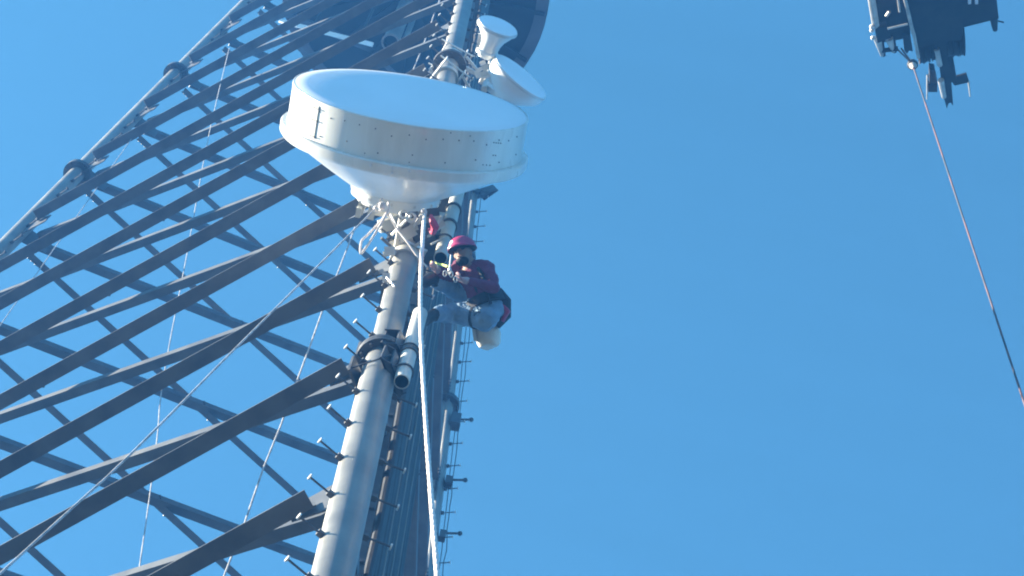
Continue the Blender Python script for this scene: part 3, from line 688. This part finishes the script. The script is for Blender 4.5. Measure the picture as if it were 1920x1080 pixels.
wb.ball(JP['hd'] - hup * .065 + hfw * .03, .068, 14, (.85, .95, 1.0), Rh)
limb(JP['hd'] + hfw * .095 - hup * .005, JP['hd'] + hfw * .112 - hup * .03, .010, .016)          # nose
for e in (-1, 1): wb.ball(JP['hd'] + hrt * e * .082 - hup * .015, .026, 8, (.4, .8, 1.2), Rh)        # ears
limb(JP['shR'], JP['elR'], .068, .052); limb(JP['elR'], JP['wrR'], .052, .036)
limb(JP['shL'], JP['elL'], .066, .05); limb(JP['elL'], JP['wrL'], .05, .036)
limb(JP['hpU'], JP['knU'], .125, .095); limb(JP['knU'], JP['anU'], .092, .068)
limb(JP['hpD'], JP['knD'], .125, .095); limb(JP['knD'], JP['anD'], .092, .068)
def hand(wr, el, curl, spread):
    d = (wr - el).normalized(); s = spread - d * spread.dot(d); s.normalize(); nrm = d.cross(s)
    if nrm.dot(curl) < 0: nrm = -nrm
    limb(wr, wr + d * .045 + s * .022, .034, .024); limb(wr, wr + d * .05 - s * .022, .034, .023)
    tips = []
    for k, (off, ln) in enumerate(((-.033, .058), (-.011, .070), (.011, .066), (.033, .052))):
        a = wr + d * .07 + s * off; b = a + (d * .8 + nrm * .6) * ln * .6; c = b + (d * -.1 + nrm) * ln * .55
        limb(a, b, .0105, .0098); limb(b, c, .0098, .0085)
    a = wr + d * .02 - s * .035; b = a + (d * .55 - s * .6 + nrm * .5) * .045; limb(a, b, .013, .0115); limb(b, b + (d * .8 + nrm * .6) * .032, .0115, .0095)
hand(JP['wrR'], JP['elR'], EY, EX * .3 + EZ); hand(JP['wrL'], JP['elL'], EY, EZ)
tmp = wb.build('body_raw', M['jeans'], recalc=True, smooth=0)
md = tmp.modifiers.new('r', 'REMESH'); md.mode = 'VOXEL'; md.voxel_size = 0.011; md.adaptivity = 0.0
ms = tmp.modifiers.new('s', 'SMOOTH'); ms.factor = 0.5; ms.iterations = 4
dg = bpy.context.evaluated_depsgraph_get(); me = bpy.data.meshes.new_from_object(tmp.evaluated_get(dg)); bpy.data.objects.remove(tmp)
for mm in (M['jeans'], M['shirt'], M['skin'], M['glove']): pass
me.materials.clear()
for mm in (M['jeans'], M['shirt'], M['skin'], M['glove']): me.materials.append(mm)
SEG = [('pel', 'hpU', 0), ('pel', 'hpD', 0), ('hpU', 'knU', 0), ('knU', 'anU', 0), ('hpD', 'knD', 0), ('knD', 'anD', 0), ('sp', 'ch', 1), ('ch', 'nk', 1), ('shL', 'shR', 1), ('shR', 'elR', 1), ('elR', 'wrR', 1), ('shL', 'elL', 1), ('elL', 'wrL', 1), ('hd', 'jaw', 2)]
def seg_d(p, a, b):
    ab = b - a; t = max(0, min(1, (p - a).dot(ab) / ab.length_squared)); return (p - a - ab * t).length
org = root_loc[worker.name]
from mathutils import noise as mn
for pg in me.polygons:
    c = V(pg.center); best = min(SEG, key=lambda q: seg_d(c, JP[q[0]], JP[q[1]]) - (.05 if q[0] in ('pel', 'hpU', 'hpD', 'sp') else 0)); mi = best[2]
    for e, wv_ in (('elR', 'wrR'), ('elL', 'wrL')):
        dv = (JP[wv_] - JP[e]).normalized()
        if (c - JP[wv_]).length < .16 and (c - JP[wv_]).dot(dv) > -.01: mi = 3
    if (c - JP['hd']).length < .135 and (c - JP['nk']).dot((JP['hd'] - JP['nk']).normalized()) > .04: mi = 2
    pg.material_index = mi; pg.use_smooth = True
for v in me.vertices:                      # cloth folds
    p = V(v.co); hd = (p - JP['hd']).length
    if hd > .15 and min((p - JP['wrR']).length, (p - JP['wrL']).length) > .12:
        v.co = p + V(v.normal) * (.022 * mn.noise(p * 9) + .010 * mn.noise(p * V((26, 26, 26)).x))
    v.co = V(v.co) - org
me.update()
bo = bpy.data.objects.new('body', me); COL.objects.link(bo); bo.parent = worker
# helmet, face, boots, harness
hc = JP['hd'] + hup * .035
dome = [(.0, .128)] + [(.118 * math.sin(t * math.pi / 16), .128 * math.cos(t * math.pi / 16) ** .8) for t in range(1, 8)] + [(.118, .0)]
hm = MB().lathe(hc, hup, [(-.004, .118), (-.006, .136), (.006, .134)] + dome, 36)
for v in hm.v:
    d = v - hc; f = d.dot(hfw); v += hfw * (f * .12 if f > 0 else f * .06)
    if d.dot(hup) < .012 and f > .09: v += hfw * .04 - hup * .012
hl = hm.build('helmet', M['helmet'], worker, smooth=50)
MB().lathe(hc, hup, [(-.004, .135), (-.02, .112), (-.02, .09), (.0, .09)], 28).build('head_band', M['webbing'], hl)
sp_ = hc + hup * .055 - hrt * .06 + hfw * .11
sd_ = -EX * .7 + EZ * .6 + EY * .2
MB().lathe(hc + (hup * .05 - hrt * .055 + hfw * .11), (hfw * .8 - hrt * .5 + hup * .3), [(.0, .008), (.004, .008), (.004, .02), (.0, .02)], 14).build('sticker', M['white'], hl)
MB().ball(JP['hd'] - hup * .098 + hfw * .055, .062, 14, (1.02, .85, .72), Rh).build('beard', M['beard'], worker)
for e in (-1, 1): MB().ball(JP['hd'] + hrt * e * .034 + hfw * .088 + hup * .012, .018, 10, (1.3, .5, .8), Rh).build('eye', M['beard'], worker)
MB().tube([JP['hd'] + hrt * e * .024 + hfw * .098 - hup * .058 for e in (-1, 0, 1)], .007, 6).build('mouth', M['skin'], worker)
def boot(an, kn, toe, w_=.052):
    b = MB(); d = (an - kn).normalized()
    old = wb.v, wb.f, wb.m
    b.tube([an - d * .06, an + d * .02, an + d * .06], [.064, .064, .056], 16); b.ball(an + d * .055, .056, 12)
    n = 6; tp_ = an + d * .055
    b.tube([tp_ + toe * (-.07 + .27 * t / n) for t in range(n + 1)], [.03, .05, .052, .05, .05, .044, .02], 14)
    o = b.build('boot', M['boot'], worker, smooth=50)
    b = MB(); b.tube([tp_ + d * .035 + toe * (-.075 + .285 * t / n) for t in range(n + 1)], [.028, .046, .045, .044, .048, .042, .02], 14).build('sole', M['rubber'], o, smooth=50)
boot(JP['anU'], JP['knU'], (-EX * .35 - EY * .25 + EZ * .75 ).normalized()); boot(JP['anD'], JP['knD'], (-EX * .45 - EY * .35 + EZ * .6).normalized())
wa = JP['pel'].lerp(JP['sp'], .35)
hs = worker
def band(c, ax, r, h, th, nm, mt, sx=None, f=1.0):
    m_ = MB().lathe(c, ax, [(-h, r), (-h * .9, r + th), (h * .9, r + th), (h, r)], 36)
    return m_.build(nm, M[mt], hs, smooth=40)
band(wa, tors, .158, .05, .03, 'belt', 'webbing')
a_, b_ = basis(tors)
rp_ = MB(); out = (EX * .95 - EY * .15)
for k, (cc, hh) in enumerate(((0.0, .05),)):
    rp_.lathe(wa, tors, [(-hh, .195), (-hh, .202), (hh, .202), (hh, .195)], 36)
sb = MB(); sb.tube([wa + EX * .10 + EY * .12, wa + EX * .165 + EY * .02, wa + EX * .165 - EY * .10, wa + EX * .09 - EY * .2], [.05, .07, .07, .045], 14).build('seat_pad', M['webbing'], hs)
sb = MB(); sb.tube([wa + EX * .15 - EY * .0 + EZ * .05, wa + EX * .195 - EY * .07 + EZ * .045, wa + EX * .15 - EY * .16 + EZ * .06], [.02, .034, .018], 10).build('seat_stripe', M['helmet'], hs)
band(JP['hpU'].lerp(JP['knU'], .28), (JP['knU'] - JP['hpU']).normalized(), .112, .018, .010, 'leg_loop', 'webbing')
band(JP['hpD'].lerp(JP['knD'], .28), (JP['knD'] - JP['hpD']).normalized(), .112, .014, .008, 'leg_loop', 'webbing')
for e in (-.5, .6):
    MB().tube(spline([wa + shd * .1 * e + EZ * .15, JP['ch'] + shd * .13 * e + EZ * .17, JP['nk'] + shd * .13 * e + EZ * .06 - tors * .02, JP['ch'] + shd * .13 * e - EZ * .18], 8), .016, 8).build('shoulder_strap', M['webbing'], hs)
for (x, y, dx_) in ((843, 509, 22.9), (846, 514, 22.88), (834, 513, 22.95), (854, 524, 22.85)):
    c = at(x, y, dx_); MB().tube([c + (EX * .015 * math.cos(t * .5236) + EY * .026 * math.sin(t * .5236)) for t in range(13)], .005, 6, cap=False).build('carabiner', M['bright'], hs)
lan = MB().bar(at(811, 492, 23.6), at(842, 500, 23.0), .02, .04, hint=EZ).build('lanyard_strap', M['hivis'], smooth=0, origin=at(811, 492, 23.6))
tag(lan, 'short yellow green strap from the mount pipe to the worker', 'strap')
wr_ = MB().tube([at(846, 478, 22.95), at(843, 503, 22.9)], .008, 8); wr_.ball(at(843, 505, 22.9), .016, 10, (1, 1, 1.6))
tag(wr_.build('spanner', M['bright'], origin=at(843, 503, 22.9)), 'bright metal spanner held upright before the worker\'s chin', 'tool')
# canvas tool bag
bgc = at(914, 624, 23.38)
bag = thing('tool_bag', bgc, 'white canvas tool bag hanging below the worker\'s harness', 'bag')
bd = (EX * .12 - EY * .9 + EZ * .35).normalized()
bm_ = MB().lathe(bgc - bd * .12, bd, [(0.02, .001), (0.0, .09), (.05, .112), (.14, .118), (.22, .105), (.255, .085), (.26, .001)], 22)
for v in bm_.v:
    d = v - bgc; v += (EX * mn.noise(v * 9) * .02 + EY * mn.noise(v * 8 + V((5, 5, 5))) * .015); v -= EZ * (d.dot(EZ) * .2)
bm_.build('sack', M['canvas'], bag, smooth=60)
MB().tube(spline([bgc - bd * .12 + EX * .1, bgc - bd * .24 + EX * .06, bgc - bd * .24 - EX * .04, bgc - bd * .12 - EX * .1], 8), .009, 8).build('handle', M['webbing'], bag)
MB().lathe(bgc - bd * .12, bd, [(.02, .112), (.02, .118), (.05, .124), (.05, .118)], 22).build('rim_tape', M['canvas'], bag)
MB().box(bgc - EX * .12 + EZ * .02 + EY * .01, EX * .016, bd * .09, EZ * .05).build('side_pocket', M['canvas'], bag, smooth=0)

# ------------------------------------------------------------------ air
HZ = 0.0032  # added blue haze: fades far steel and stands in for lens veil
hzb = MB().box(V((0, 0, 32.0)), V((960, 0, 0)), V((0, 960, 0)), V((0, 0, 33.5))).build('haze', None, smooth=0)
hm_ = bpy.data.materials.new('haze_air'); hm_.use_nodes = True; n = hm_.node_tree
for nd in list(n.nodes):
    if nd.type != 'OUTPUT_MATERIAL': n.nodes.remove(nd)
pv = n.nodes.new('ShaderNodeVolumePrincipled'); pv.inputs['Color'].default_value = (.08, .36, 1.0, 1); pv.inputs['Density'].default_value = HZ; pv.inputs['Anisotropy'].default_value = 0.0
n.links.new(pv.outputs[0], [q for q in n.nodes if q.type == 'OUTPUT_MATERIAL'][0].inputs['Volume'])
hzb.data.materials.clear(); hzb.data.materials.append(hm_); hzb['kind'] = 'stuff'
